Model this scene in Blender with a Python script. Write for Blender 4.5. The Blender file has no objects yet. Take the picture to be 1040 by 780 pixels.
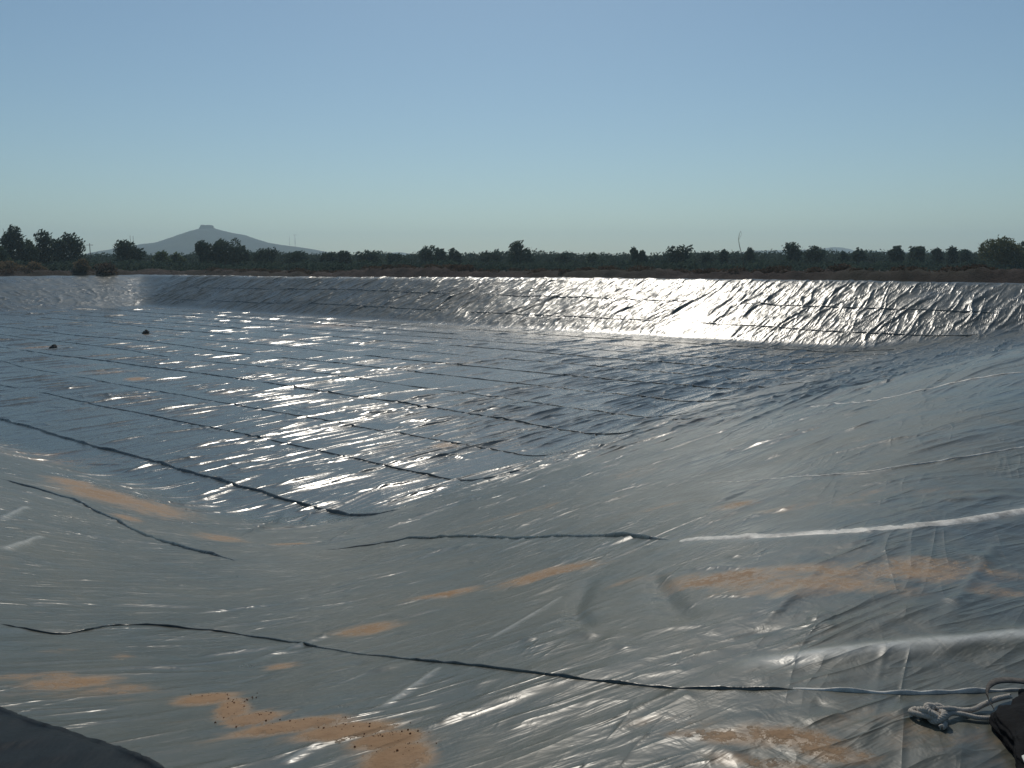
import bpy, bmesh, math, random
import numpy as np
from mathutils import Vector, Matrix, noise as mnoise
rnd = random.Random(7)
scene = bpy.context.scene
COL = scene.collection

# ------------------------------------------------------------------ world data (metres)
SUNLIT_EDGES= [([(1.23,5.66),(1.49,5.32),(1.75,5.07),(2.06,4.91),(2.35,4.86),(2.8,4.89),(3.39,5.08),(3.98,5.32)],0.058,0.012),([(2.15,8.75),(2.48,7.56),(2.82,6.78),(3.41,6.61),(4.61,7.0)],0.014,0.008),([(5.88,15.74),(6.01,14.21),(6.12,12.97),(7.72,11.89)],0.026,0.016)]
SHEEN_LINES= [([(0.88,3.13),(1.15,3.14),(1.4,3.16),(1.84,3.21),(2.25,3.29),(2.63,3.38)],0.05,0.8),([(0.94,6.13),(1.48,5.28),(1.75,5.07),(2.06,4.91),(2.35,4.86),(2.8,4.89),(3.39,5.08),(3.96,5.3)],0.07,0.35),([(-0.55,3.1),(-0.35,3.58)],0.014,0.5),([(-0.15,3.93),(0.31,4.79)],0.012,0.45),([(-0.82,2.61),(-0.71,2.81)],0.014,0.45),([(-6.54,9.89),(-7.49,12.0)],0.05,0.5),([(-5.05,7.59),(-5.7,9.34)],0.045,0.55)]
SEAMS= [[(-3.22,4.77),(-2.83,4.74),(-2.6,5.13),(-2.06,5.12),(-1.58,4.86),(-0.68,3.98),(-0.33,3.66),(0.17,3.24),(0.48,3.05),(0.77,2.93),(1.08,2.87)],[(-2.71,11.13),(-1.67,10.88),(-1.03,10.12),(0.0,8.25),(0.71,6.91),(1.19,5.8)],[(-10.42,15.89),(-8.63,14.82),(-6.3,12.68),(-4.89,10.93),(-3.46,9.62)]]
SUNLIT_EDGE_PATH= [(1.08,2.88),(1.27,2.84),(1.48,2.81),(1.71,2.82),(1.95,2.83)]
FOLDS= [([(0.91,3.15),(1.15,3.15),(1.4,3.16),(1.84,3.21),(2.25,3.29),(2.63,3.38)],0.065,0.0197),([(2.2,8.72),(2.82,6.78),(3.41,6.61),(4.61,7.0)],0.024,0.0081),([(5.88,15.74),(6.12,12.97),(7.72,11.89)],0.034,0.0104),([(-0.55,3.1),(-0.35,3.58)],0.023,0.0087),([(-0.15,3.93),(0.31,4.79)],0.023,0.007),([(-0.82,2.61),(-0.71,2.81)],0.02,0.0076),([(1.1,3.44),(1.79,4.36)],0.03,0.008),([(1.97,3.45),(2.89,4.57)],0.034,0.0092),([(1.28,2.53),(1.48,2.77)],0.025,0.0048),([(-6.54,9.89),(-7.49,12.0)],0.056,0.0214),([(-5.05,7.59),(-5.7,9.34)],0.044,0.0166),([(1.84,6.76),(2.46,7.49)],0.038,-0.0143),([(2.46,7.49),(4.05,9.81)],0.051,-0.0116),([(1.08,4.65),(1.19,4.65),(1.39,4.43)],0.038,0.0087),([(0.56,3.58),(0.76,3.64),(1.0,3.57)],0.03,0.0068),([(1.03,4.09),(1.26,3.91)],0.026,0.006),([(1.37,3.51),(1.51,3.58)],0.037,0.0085),([(1.34,3.44),(1.48,3.46)],0.03,0.0057),([(0.49,3.12),(0.74,3.15)],0.026,0.0049),([(0.57,2.86),(0.72,2.9)],0.024,0.0054),([(-0.29,2.88),(-0.18,2.98)],0.024,0.0054),([(0.41,2.59),(0.49,2.64)],0.02,0.0046),([(1.03,2.64),(1.2,2.67)],0.028,0.0074),([(0.54,5.21),(0.36,4.3),(0.4,3.84)],0.062,-0.0235),([(0.89,4.96),(0.85,4.11),(0.86,3.67)],0.067,-0.0254),([(0.43,3.5),(0.54,3.75)],0.042,0.008),([(-0.17,3.22),(-0.09,3.32)],0.026,0.004),([(-0.56,5.45),(0.0,5.14)],0.033,0.005),([(0.21,3.97),(0.55,4.25)],0.034,0.0065),([(1.98,3.16),(2.17,3.2)],0.025,0.0037),([(-1.48,9.63),(0.0,7.86)],0.038,0.0071),([(2.65,6.16),(3.09,6.12)],0.033,0.0075),([(2.87,5.39),(3.62,5.44)],0.052,0.0099),([(1.56,6.84),(2.01,6.61)],0.033,0.0063),([(4.99,10.53),(5.31,9.69)],0.053,0.012)]
STROKES= [(-8.97,22.13,-7.83,24.86),(-7.01,22.15,-3.8,25.11),(-3.85,20.23,-1.45,22.92),(-2.33,13.57,-1.1,15.81),(-3.19,13.5,-3.07,15.88),(-20.39,37.25,-19.25,38.92),(-11.84,26.14,-10.44,27.25),(-15.15,28.78,-14.11,30.48),(-14.11,30.48,-11.73,32.39),(-12.38,24.86,-11.84,26.14),(-10.91,25.49,-8.67,27.84),(-8.92,20.99,-8.16,23.06),(-5.1,14.27,-6.07,20.77),(-5.75,19.65,-4.63,21.49),(-5.27,20.77,-5.24,18.7),(-5.8,20.77,-4.85,21.86),(-9.65,30.84,-8.03,33.87),(-7.42,31.22,-5.7,33.87),(-8.55,26.14,-6.75,28.3),(-6.25,26.14,-4.44,28.3),(-6.65,22.85,-4.7,24.86),(-4.11,26.14,-2.13,28.3),(-7.17,23.16,-5.69,25.11),(-15.81,40.42,-13.24,42.72),(-13.57,43.79,-11.22,47.75),(-13.54,38.92,-11.38,41.7),(-7.72,30.84,-6.35,32.8),(-12.21,35.0,-9.19,38.92),(-8.87,37.52,-6.92,39.8),(-9.29,33.87,-6.81,36.99),(-3.07,22.06,-1.59,22.9),(-4.58,22.64,-2.45,24.27)]
SAND= [(-1.4,3.43,0.123,0.108,-0.37,1.15),(-1.21,3.24,0.068,0.187,-0.34,1.15),(-1.06,3.06,0.11,0.09,-0.32,1.15),(-0.87,2.97,0.212,0.069,-0.27,1.15),(-0.65,2.89,0.179,0.073,-0.21,1.15),(-0.47,2.79,0.131,0.073,-0.16,1.15),(-0.4,2.63,0.117,0.126,-0.14,1.15),(-2.4,3.67,0.266,0.082,-0.56,0.55),(-2.13,3.61,0.228,0.1,-0.52,0.75),(-1.87,3.56,0.193,0.097,-0.47,0.6),(-2.19,4.24,0.064,0.107,-0.46,0.5),(-2.24,3.72,0.082,0.105,-0.53,0.7),(-2.6,4.29,0.121,0.081,-0.53,0.4),(-10.65,18.95,0.603,1.646,-0.51,0.8),(-9.18,17.68,1.01,2.121,-0.47,0.85),(-8.28,17.65,0.993,2.085,-0.43,0.75),(-7.96,18.72,0.519,1.558,-0.4,0.5),(-6.92,13.95,0.278,0.578,-0.45,0.7),(-3.77,12.95,0.385,0.63,-0.28,0.8),(-5.15,13.68,0.415,0.905,-0.36,0.7),(-19.39,36.22,1.53,0.851,-0.48,0.2),(-0.52,5.71,0.268,0.133,-0.09,0.8),(-0.91,4.85,0.187,0.169,-0.18,0.75),(-1.24,4.03,0.104,0.073,-0.29,0.7),(0.29,5.67,0.412,0.203,0.05,0.75),(1.23,4.34,0.356,0.177,0.26,0.8),(1.6,4.0,0.453,0.172,0.36,0.62),(1.96,4.12,0.534,0.165,0.42,0.6),(2.33,4.12,0.429,0.149,0.49,0.5),(1.42,3.92,0.331,0.122,0.33,0.5),(0.73,4.75,0.254,0.114,0.15,0.4),(1.55,4.32,0.36,0.093,0.33,0.6),(0.75,2.57,0.231,0.053,0.26,0.65),(0.95,2.55,0.175,0.065,0.33,0.8),(0.62,2.6,0.115,0.034,0.22,0.6),(1.05,2.45,0.153,0.06,0.37,0.7),(0.83,2.4,0.221,0.046,0.31,0.5),(0.61,2.7,0.237,0.058,0.21,0.35),(1.38,2.47,0.319,0.087,0.47,0.25),(1.85,6.47,0.215,0.15,0.27,0.6),(1.26,7.66,0.399,0.273,0.16,0.35),(0.0,10.49,0.811,0.378,0.0,0.3),(2.22,5.84,0.478,0.145,0.35,0.4),(2.78,5.79,0.488,0.166,0.43,0.35),(-21.61,45.68,0.625,0.872,-0.43,0.9),(-24.65,48.63,2.019,0.999,-0.46,0.5),(-27.97,51.46,2.167,1.133,-0.49,0.35),(-37.25,63.05,1.982,1.293,-0.53,0.5),(-30.21,56.98,2.781,1.033,-0.48,0.35),(-33.83,74.46,3.016,1.7,-0.42,0.4),(-2.44,28.62,0.506,0.639,-0.08,0.75),(-19.82,85.07,4.294,3.22,-0.23,0.6),(-19.68,69.62,3.561,1.881,-0.27,0.5),(9.65,65.37,3.255,2.427,0.14,0.35),(5.59,24.86,1.909,4.582,0.22,0.3),(1.85,12.22,0.47,0.858,0.15,0.35),(-18.51,39.21,1.075,0.646,-0.43,0.4),(-9.42,32.8,1.065,0.646,-0.27,0.3),(-13.96,35.0,1.875,0.757,-0.37,0.3),(1.49,2.55,0.247,0.08,0.49,0.3),(2.38,3.77,0.232,0.113,0.54,0.35),(-2.12,3.51,0.335,0.266,-0.53,0.3),(-14.91,25.76,2.24,1.408,-0.52,0.35),(-16.28,27.0,1.381,0.764,-0.53,0.4),(-14.05,40.42,1.592,0.658,-0.33,0.35),(-7.7,69.62,4.311,1.823,-0.11,0.3)]
FLAP= [(-2.57,3.37),(-2.17,3.16),(-1.91,3.0),(-1.71,2.9),(-1.51,2.77),(-1.3,2.63)]
LUMPS= [(-35.75,62.32),(-34.49,75.5)]
KNOT= [(1.45,2.63),(1.49,2.58),(1.6,2.66),(1.74,2.69),(1.75,2.61),(1.64,2.39),(1.89,2.76)]

EXPO, SKY, SUN = -0.68, .11, 3.4
TINT = (.86, 1.0, .99, 1)
AIR, DUST, OZONE = 1.0, 0.6, 2.0
HAZE = .00029
BAGX, BAGY = 1.835, 2.42
PNX, PNY = -.245, -.275


# ------------------------------------------------------------------ helpers
def link(name, me, mat=None, parent=None):
    o = bpy.data.objects.new(name, me); COL.objects.link(o)
    if mat is not None and me is not None: me.materials.append(mat)
    if parent is not None: o.parent = parent
    return o
def tag(o, label=None, cat=None, group=None, kind=None):
    if label: o['label'] = label
    if cat: o['category'] = cat
    if group: o['group'] = group
    if kind: o['kind'] = kind
    return o
def empty(name, loc, label, cat, group=None):
    o = bpy.data.objects.new(name, None); COL.objects.link(o); o.location = loc
    o.empty_display_size = .2
    return tag(o, label, cat, group)
def np_mesh(name, verts, quads, smooth=True):
    me = bpy.data.meshes.new(name)
    verts = np.ascontiguousarray(verts, dtype=np.float32); quads = np.ascontiguousarray(quads, dtype=np.int32)
    k = quads.shape[1]
    me.vertices.add(len(verts)); me.vertices.foreach_set('co', verts.ravel())
    me.loops.add(quads.size); me.loops.foreach_set('vertex_index', quads.ravel())
    me.polygons.add(len(quads)); me.polygons.foreach_set('loop_start', np.arange(0, quads.size, k, dtype=np.int32))
    me.polygons.foreach_set('use_smooth', np.full(len(quads), smooth))
    me.update(calc_edges=True)
    return me
def attr(me, name, arr):
    a = me.attributes.new(name, 'FLOAT', 'POINT'); a.data.foreach_set('value', np.ascontiguousarray(arr, dtype=np.float32).ravel())

# numpy value noise
def _h(ix, iy, s):
    n = (ix.astype(np.int64)*374761393 + iy.astype(np.int64)*668265263 + s*2147483647) & 0xFFFFFFFF
    n = ((n ^ (n >> 13))*1274126177) & 0xFFFFFFFF
    n = ((n ^ (n >> 15))*2246822519) & 0xFFFFFFFF
    return ((n ^ (n >> 16)) & 0xFFFFFF)/float(0xFFFFFF)
def vn(x, y, s=0):
    x = np.asarray(x, dtype=np.float64); y = np.asarray(y, dtype=np.float64)
    ix = np.floor(x); iy = np.floor(y); fx = x-ix; fy = y-iy
    fx = fx*fx*fx*(fx*(fx*6-15)+10); fy = fy*fy*fy*(fy*(fy*6-15)+10)
    a = _h(ix, iy, s); b = _h(ix+1, iy, s); c = _h(ix, iy+1, s); d = _h(ix+1, iy+1, s)
    return (a*(1-fx)+b*fx)*(1-fy)+(c*(1-fx)+d*fx)*fy
def fbm(x, y, s=0, o=3):
    r = 0; a = .5
    for i in range(o):
        r = r + a*vn(x*2**i+17*i, y*2**i-9*i, s+i); a *= .5
    return r/(1-.5**o)
def ss(a, b, x):
    t = np.clip((x-a)/(b-a), 0, 1); return t*t*(3-2*t)

# ------------------------------------------------------------------ pond shape
HE = 1.6
AX, AY, DEP, LU, LV = -4.9, 18.3, 5.0, 103., 53.4
RN, RR, RF, RL = 11.5, 14., 11., 20.
def uvw(x, y):
    a = x-AX; b = y-AY
    return -.8*a+.6*b, .6*a+.8*b
def xy_of(u, v): return AX-.8*u+.6*v, AY+.6*u+.8*v
def smax(a, b, k):
    h = np.maximum(k-np.abs(a-b), 0)/k
    return np.maximum(a, b)+h*h*k*.25
def rright(v):      # the right-hand bank is steep close by and eases off with distance
    t = np.clip((v-4)/48, 0, 1); return RR+17*t*t*(3-2*t)
def base_z(x, y):
    u, v = uvw(x, y)
    t = np.clip((u-10)/85, 0, 1); top = -.5*t*t*(3-2*t)
    n = -v*DEP/RN; r = -u*DEP/rright(v); f = (v-LV)*DEP/RF; l = (u-LU)*DEP/RL
    m = smax(smax(n, r, 1.6), smax(smax(f, l, .8), r, .9), .5)
    z = smax(m, np.zeros_like(m), .35)-DEP
    return -smax(-z, -top, .35)
def outside(x, y):
    u, v = uvw(x, y)
    return np.maximum(np.maximum(-v-RN, -u-rright(v)), np.maximum(v-LV-RF, u-LU-RL))
def outside_far(x, y):
    u, v = uvw(x, y)
    return np.maximum(v-LV-RF, u-LU-RL)

# ------------------------------------------------------------------ node helpers
class NB:
    def __init__(s, name):
        s.m = bpy.data.materials.new(name); s.m.use_nodes = True; s.t = s.m.node_tree
        s.t.nodes.clear(); s.out = s.n('ShaderNodeOutputMaterial')
    def n(s, t, **k):
        nd = s.t.nodes.new(t)
        for a, b in k.items(): setattr(nd, a, b)
        return nd
    def l(s, a, b): s.t.links.new(a, b)
    def attr(s, name): return s.n('ShaderNodeAttribute', attribute_name=name).outputs['Fac']
    def coord(s): return s.n('ShaderNodeTexCoord').outputs['Object']
    def mapping(s, src, scale=(1, 1, 1), rot=(0, 0, 0)):
        m = s.n('ShaderNodeMapping'); s.l(src, m.inputs[0]); m.inputs['Scale'].default_value = scale; m.inputs['Rotation'].default_value = rot
        return m.outputs[0]
    def noise(s, vec, scale, detail=3, rough=.5, dist=0):
        m = s.n('ShaderNodeTexNoise'); s.l(vec, m.inputs['Vector']); m.inputs['Scale'].default_value = scale
        m.inputs['Detail'].default_value = detail; m.inputs['Roughness'].default_value = rough; m.inputs['Distortion'].default_value = dist
        return m.outputs['Fac']
    def math(s, op, a, b=None, c=None, clamp=False):
        m = s.n('ShaderNodeMath', operation=op, use_clamp=clamp)
        for i, v in enumerate((a, b, c)):
            if v is None: continue
            if isinstance(v, (int, float)): m.inputs[i].default_value = v
            else: s.l(v, m.inputs[i])
        return m.outputs[0]
    def ramp(s, v, a, b, lo=0., hi=1.):
        m = s.n('ShaderNodeMapRange', interpolation_type='SMOOTHSTEP'); s.l(v, m.inputs[0])
        for i, q in zip((1, 2, 3, 4), (a, b, lo, hi)): m.inputs[i].default_value = q
        return m.outputs[0]
    def mix(s, f, a, b):
        m = s.n('ShaderNodeMix', data_type='RGBA')
        for i, v in ((0, f), (6, a), (7, b)):
            if isinstance(v, (int, float)): m.inputs[i].default_value = v
            elif isinstance(v, tuple): m.inputs[i].default_value = (*v, 1)
            else: s.l(v, m.inputs[i])
        return m.outputs[2]
    def bump(s, h, strength, dist, prev=None):
        m = s.n('ShaderNodeBump'); s.l(h, m.inputs['Height']); 
        if isinstance(strength, (int, float)): m.inputs['Strength'].default_value = strength
        else: s.l(strength, m.inputs['Strength'])
        m.inputs['Distance'].default_value = dist
        if prev is not None: s.l(prev, m.inputs['Normal'])
        return m.outputs[0]
    def principled(s, **k):
        p = s.n('ShaderNodeBsdfPrincipled')
        for a, v in k.items():
            i = p.inputs[a.replace('_', ' ')]
            if isinstance(v, (int, float)): i.default_value = v
            elif isinstance(v, tuple): i.default_value = (*v, 1) if len(v) == 3 else v
            else: s.l(v, i)
        s.l(p.outputs[0], s.out.inputs[0]); return p

# ------------------------------------------------------------------ materials
def liner_material():
    b = NB('liner_film'); c = b.coord()
    sand = b.attr('sand'); grime = b.attr('grime'); floor = b.attr('floor')
    n1 = b.noise(c, 3.0, 6, .65); n2 = b.noise(c, 14., 5, .7); n3 = b.noise(c, .35, 4, .6); n4 = b.noise(c, 60., 3, .7)
    # sand: broken edge through noise
    s = b.math('ADD', sand, b.math('MULTIPLY', b.math('SUBTRACT', n1, .5), 1.0))
    s = b.math('ADD', s, b.math('MULTIPLY', b.math('SUBTRACT', b.noise(c, 22., 8, .75), .5), 2.4))
    sm = b.math('MULTIPLY', b.ramp(s, .55, .80), .95)
    sm = b.math('MULTIPLY', sm, b.ramp(sand, .5, .95, .55, 1.))
    dust = b.math('MULTIPLY', b.ramp(b.math('ADD', b.math('MULTIPLY', n3, .65), b.math('MULTIPLY', n1, .35)), .30, .66, .25, 1.), b.math('ADD', b.math('MULTIPLY', grime, .62), .05))
    film = b.mix(n3, (.030, .038, .034), (.052, .062, .056))
    colr = b.mix(dust, film, (.110, .104, .070))
    colr = b.mix(b.math('MULTIPLY', b.attr('painted_sheen'), b.ramp(n2, .25, .6, .5, 1.)), colr, (.55, .54, .49))  # sheen of the lit creases mixed into the base colour
    streak = b.noise(b.mapping(b.mapping(c, rot=(0, 0, math.radians(62))), scale=(1, .22, 1)), 9., 6, .7, .3)
    sandy = b.math('ADD', sand, b.math('MULTIPLY', b.math('SUBTRACT', streak, .52), 1.5))
    colr = b.mix(b.math('MULTIPLY', b.ramp(b.math('ADD', sandy, b.math('MULTIPLY', b.math('SUBTRACT', n1, .5), .6)), .12, .78), .80), colr, (.33, .185, .075))
    sandc = b.mix(n2, (.21, .12, .06), (.36, .225, .125))
    colr = b.mix(sm, colr, sandc)
    rough = b.math('ADD', b.math('MULTIPLY', n1, .12), .175)
    rough = b.math('ADD', rough, b.math('MULTIPLY', dust, .30))
    rough = b.math('ADD', rough, b.math('MULTIPLY', sm, .5))
    # fine streaks of the film: across floor / along the banks
    fa = b.noise(b.mapping(b.mapping(c, rot=(0, 0, math.radians(36.9))), scale=(1, .13, 1)), 7., 4, .6, .3)
    fb = b.noise(b.mapping(b.mapping(c, rot=(0, 0, math.radians(62))), scale=(1, .16, 1)), 5.5, 4, .6, .5)
    hm = b.math('ADD', b.math('MULTIPLY', fa, floor), b.math('MULTIPLY', fb, b.math('SUBTRACT', 1., floor)))
    def crease(rot, stretch, scale, pw, dist):
        q = b.noise(b.mapping(b.mapping(c, rot=(0, 0, math.radians(rot))), scale=(1, stretch, 1)), scale, 2, .5, dist)
        q = b.math('SUBTRACT', 1., b.math('MULTIPLY', b.math('ABSOLUTE', b.math('SUBTRACT', q, .5)), 5.), clamp=True)
        return b.math('POWER', q, pw)
    mask1 = b.ramp(b.noise(c, .9, 3, .6), .42, .62); mask2 = b.ramp(b.noise(b.mapping(c, rot=(.4, .3, .2)), 1.3, 3, .6), .42, .6)
    notfloor = b.math('SUBTRACT', 1., floor)
    cr = b.math('MULTIPLY', b.math('MULTIPLY', crease(58, .10, 2.6, 3, .4), mask1), notfloor)
    cr = b.math('ADD', cr, b.math('MULTIPLY', b.math('MULTIPLY', crease(66, .13, 6.5, 3, .5), mask2), b.math('MULTIPLY', notfloor, .40)))
    cr = b.math('ADD', cr, b.math('MULTIPLY', b.math('MULTIPLY', crease(30, .14, 4.2, 3, .6), mask2), b.math('MULTIPLY', notfloor, .35)))
    cr = b.math('ADD', cr, b.math('MULTIPLY', b.math('MULTIPLY', crease(36.9, .09, 3.2, 4, .3), mask1), b.math('MULTIPLY', floor, .8)))
    nrm0 = b.bump(cr, .68, .016)
    nrm = b.bump(hm, b.math('SUBTRACT', .5, b.math('MULTIPLY', floor, .25)), .028, nrm0)
    nrm = b.bump(b.noise(c, 9., 3, .55, .6), .4, .012, nrm)
    nrm = b.bump(b.math('MULTIPLY', n4, sm), .8, .004, nrm)
    b.principled(Base_Color=colr, Roughness=rough, Normal=nrm, Specular_IOR_Level=b.math('SUBTRACT', b.math('SUBTRACT', .85, b.math('MULTIPLY', dust, .55)), b.math('MULTIPLY', sm, .25), clamp=True), Metallic=METAL)
    return b.m
METAL = .0
def simple(name, col, rough=.7, spec=.3, scale=8., amt=.35, bumpd=0., trans=0):
    b = NB(name); c = b.coord(); n = b.noise(c, scale, 5, .65)
    lo = tuple(x*(1-amt) for x in col); hi = tuple(min(1, x*(1+amt)) for x in col)
    k = dict(Base_Color=b.mix(b.ramp(n, .3, .7), lo, hi), Roughness=rough, Specular_IOR_Level=spec)
    if bumpd: k['Normal'] = b.bump(n, .8, bumpd)
    b.principled(**k); return b.m
def leaf_material(name, a, bcol):
    b = NB(name); c = b.coord()
    n = b.noise(c, .9, 3, .6); col = b.mix(b.ramp(n, .35, .65), a, bcol)
    d = b.n('ShaderNodeBsdfDiffuse'); t = b.n('ShaderNodeBsdfTranslucent'); m = b.n('ShaderNodeMixShader')
    b.l(col, d.inputs[0]); b.l(col, t.inputs[0]); m.inputs[0].default_value = .38
    b.l(d.outputs[0], m.inputs[1]); b.l(t.outputs[0], m.inputs[2]); b.l(m.outputs[0], b.out.inputs[0]); return b.m

M_liner = liner_material()
M_leaf_dark = leaf_material('dark_foliage', (.040, .066, .053), (.072, .098, .070))
M_leaf_mid = leaf_material('mid_foliage', (.075, .110, .062), (.13, .165, .09))
M_leaf_olive = leaf_material('olive_foliage', (.075, .090, .040), (.120, .125, .060))
M_leaf_dry = leaf_material('dry_foliage', (.14, .105, .065), (.22, .165, .10))
M_leaf_brown = leaf_material('brown_scrub', (.075, .055, .042), (.125, .09, .065))
M_bark = simple('bark', (.09, .075, .06), .9, .1, 5.)
M_wood = simple('weathered_pole', (.14, .12, .10), .85, .2, 5.)
M_steel = simple('galvanised_steel', (.25, .26, .27), .5, .4, 3.)

def ground_material():
    b = NB('dry_soil'); c = b.coord()
    n = b.noise(c, .5, 6, .7); n2 = b.noise(c, 5., 5, .7); n3 = b.noise(c, .03, 3)
    col = b.mix(b.ramp(n, .3, .7), (.040, .030, .027), (.088, .062, .052))
    col = b.mix(b.math('MULTIPLY', b.ramp(n3, .45, .62), .6), col, (.045, .050, .03))
    nr = b.bump(n2, 1., .30)
    b.principled(Base_Color=col, Roughness=.95, Specular_IOR_Level=.15, Normal=nr); return b.m
M_soil = ground_material()

# ------------------------------------------------------------------ liner sheet
# mesh laid square to the pond, finer towards the near corner
def graded(lo, hi, c, f0, k, cap, back):
    out = [c]; x = c
    while x < hi: x += min(cap, max(f0, k*(x-c))); out.append(x)
    x = c; s = f0
    while x > lo: s = min(s*1.03, back); x -= s; out.insert(0, x)
    return np.array(out)
VS = graded(-17., LV+RF+2.5, -11.7+1.2, .013, .0042, .19, .12)
US = graded(-37., LU+RL+2.5, -14.9+.3, .012, .0020, .060, .30)
NR, NT = len(VS), len(US)
U, V = np.meshgrid(US, VS); X, Y = xy_of(U, V)
BZ = base_z(X, Y); Q = outside(X, Y); RAD = np.hypot(X, Y)
print('liner grid', NR, NT, NR*NT)
DZ = np.zeros_like(X)
floorm = ss(-1.2, .6, np.minimum(np.minimum(V, U), np.minimum(LV-V, LU-U)))
farm = ss(-.5, 1., np.maximum(V-LV, U-LU))
nearm = np.clip(1-floorm-farm, 0, 1)

# -- broad settling of the sheet over uneven soil
DZ += (fbm(U*.35, V*.35, 3, 3)-.5)*(.14-.105*floorm)*ss(3., 12., RAD)
DZ += (fbm(U*1.3, V*.9, 9, 2)-.5)*(.035-.027*floorm)
# -- floor: each 4.3 m panel has its own run of wrinkles, lying across the welds
PAN = 4.35
wv = V-2.0+(vn(U*.08, V*0, 21)-.5)*1.4
pk = np.floor(wv/PAN)
cu = U+(vn(V*.18, pk*3.1, 31)-.5)*1.2
for fq, amp, sd, pw in ((1.05, .020, 41, 9), (3.1, .018, 42, 7)):
    nz = vn(cu*fq, V*.16+pk*7.7, sd)*.75+vn(cu*fq*2.3, V*.5+pk*5.1, sd+5)*.25
    rdg = (1-np.abs(2*nz-1)*1.15).clip(0, 1)**pw
    mod = ss(.35, .7, vn(U*.22, V*.25+pk*9.3, sd+9))
    DZ += floorm*amp*rdg*mod
nz = fbm(U*.6, V*2.2, 77, 3); DZ += floorm*.008*(1-np.abs(2*nz-1)*1.3).clip(0, 1)**4*ss(20, 50, RAD)
# -- far and left banks: crumpled film
cf = V-LV; cl = U-LU
sl = np.where(cf > cl, U+.25*V, V+.3*U); al = np.where(cf > cl, V, U)
wob = (fbm(sl*.3, al*.3, 91, 2)-.5)*1.5+(fbm(sl*1.5, al*.9, 92, 2)-.5)*.5
for fq, amp, sd, pw in ((.6, .06, 51, 8), (1.7, .044, 52, 7), (4.2, .026, 53, 5)):
    nz = vn((sl+wob)*fq, al*fq*.16, sd)
    rdg = (1-np.abs(2*nz-1)*1.2).clip(0, 1)**pw
    DZ += farm*np.where(cf > cl, 1., .38)*amp*rdg*ss(.25, .65, vn(sl*.15, al*.25, sd+7))
nz = fbm(sl*2.2+wob, al*1.8, 57, 3); DZ += farm*.050*(nz-.5)
# -- near and right banks: drawn film, long soft streaks
_k = ss(2, 14, V)*ss(2, -4, U)          # streaks fan out along the right-hand bank
for su, sv, kk_, fac in ((X*.47-Y*.88, X*.88+Y*.47, 1-_k, .5), (-U, V, _k, 1.15)):
    su2 = su+(fbm(X*.4, Y*.4, 61, 2)-.5)*1.0
    for fq, amp, sd, pw in ((1.6, .016, 62, 3), (4.2, .011, 63, 4), (9., .0045, 64, 3)):
        nz = vn(su2*fq, sv*fq*.17, sd)
        DZ += nearm*kk_*fac*amp*(1-np.abs(2*nz-1)*1.1).clip(0, 1)**pw*ss(.25, .7, vn(X*.6, Y*.5, sd+3))*np.clip(RAD/6, .6, 1.8)
DZ += nearm*.012*(fbm(X*2.1, Y*2.1, 66, 3)-.5)

# -- single folds
def window(x0, y0, x1, y1, pad):
    cx = np.array([x0, x1, x0, x1]); cy = np.array([y0, y1, y1, y0]); cu_, cv_ = uvw(cx, cy)
    i0, i1 = np.searchsorted(VS, [cv_.min()-pad, cv_.max()+pad]); j0, j1 = np.searchsorted(US, [cu_.min()-pad, cu_.max()+pad])
    return slice(max(i0-1, 0), i1+1), slice(max(j0-1, 0), j1+1)
def ridge(x0, y0, x1, y1, w, a, taper=True, soft=False, warp=0.):
    L = math.hypot(x1-x0, y1-y0)
    if L < 1e-6: return
    (ua, va), (ub, vb) = uvw(x0, y0), uvw(x1, y1); pad = 4*w+warp
    i0, i1 = np.searchsorted(VS, [min(va, vb)-pad, max(va, vb)+pad]); j0, j1 = np.searchsorted(US, [min(ua, ub)-pad, max(ua, ub)+pad]); I, J = slice(i0, i1), slice(j0, j1)
    x = X[I, J]; y = Y[I, J]
    if x.size == 0: return
    dx = (x1-x0)/L; dy = (y1-y0)/L
    s_ = (x-x0)*dx+(y-y0)*dy; d_ = -(x-x0)*dy+(y-y0)*dx
    if warp: d_ = d_+warp*(vn(s_*.5, s_*0+x0*3, 5)-.5)*2
    tt = s_/L
    ww = w*(.75+.5*vn(tt*4, tt*0+x0*5, 8))
    prof = np.exp(-(d_/ww)**2) if soft else np.exp(-1.15*(np.sqrt(d_*d_+(.12*w)**2)-.12*w)/ww)
    if soft: prof = prof*np.exp(-((tt-.5)*2.4)**2)
    elif taper: prof = prof*np.sin(np.pi*np.clip(tt, 0, 1))**.6
    else: prof = prof*(np.abs(tt-.5) < .5)
    DZ[I, J] += a*prof
def polyridge(pts, w, a):
    # smooth resample, max-combined so that joints do not double
    P = catmull(pts, 10)
    n = len(P)
    xs = [p[0] for p in P]; ys = [p[1] for p in P]
    I, J = window(min(xs), min(ys), max(xs), max(ys), 3*w)
    x = X[I, J]; y = Y[I, J]; best = np.full(x.shape, 1e9); bt = np.zeros(x.shape)
    for k in range(n-1):
        ax, ay = P[k]; bx, by = P[k+1]; L2 = (bx-ax)**2+(by-ay)**2+1e-12
        tt = np.clip(((x-ax)*(bx-ax)+(y-ay)*(by-ay))/L2, 0, 1)
        d = (x-ax-tt*(bx-ax))**2+(y-ay-tt*(by-ay))**2
        m = d < best; best = np.where(m, d, best); bt = np.where(m, (k+tt)/(n-1), bt)
    wm = w*(.7+.6*vn(bt*6, bt*0+xs[0]*7, 13))
    DZ[I, J] += a*np.exp(-best/wm**2)*ss(0, .3, bt)*ss(1, .7, bt)
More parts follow.
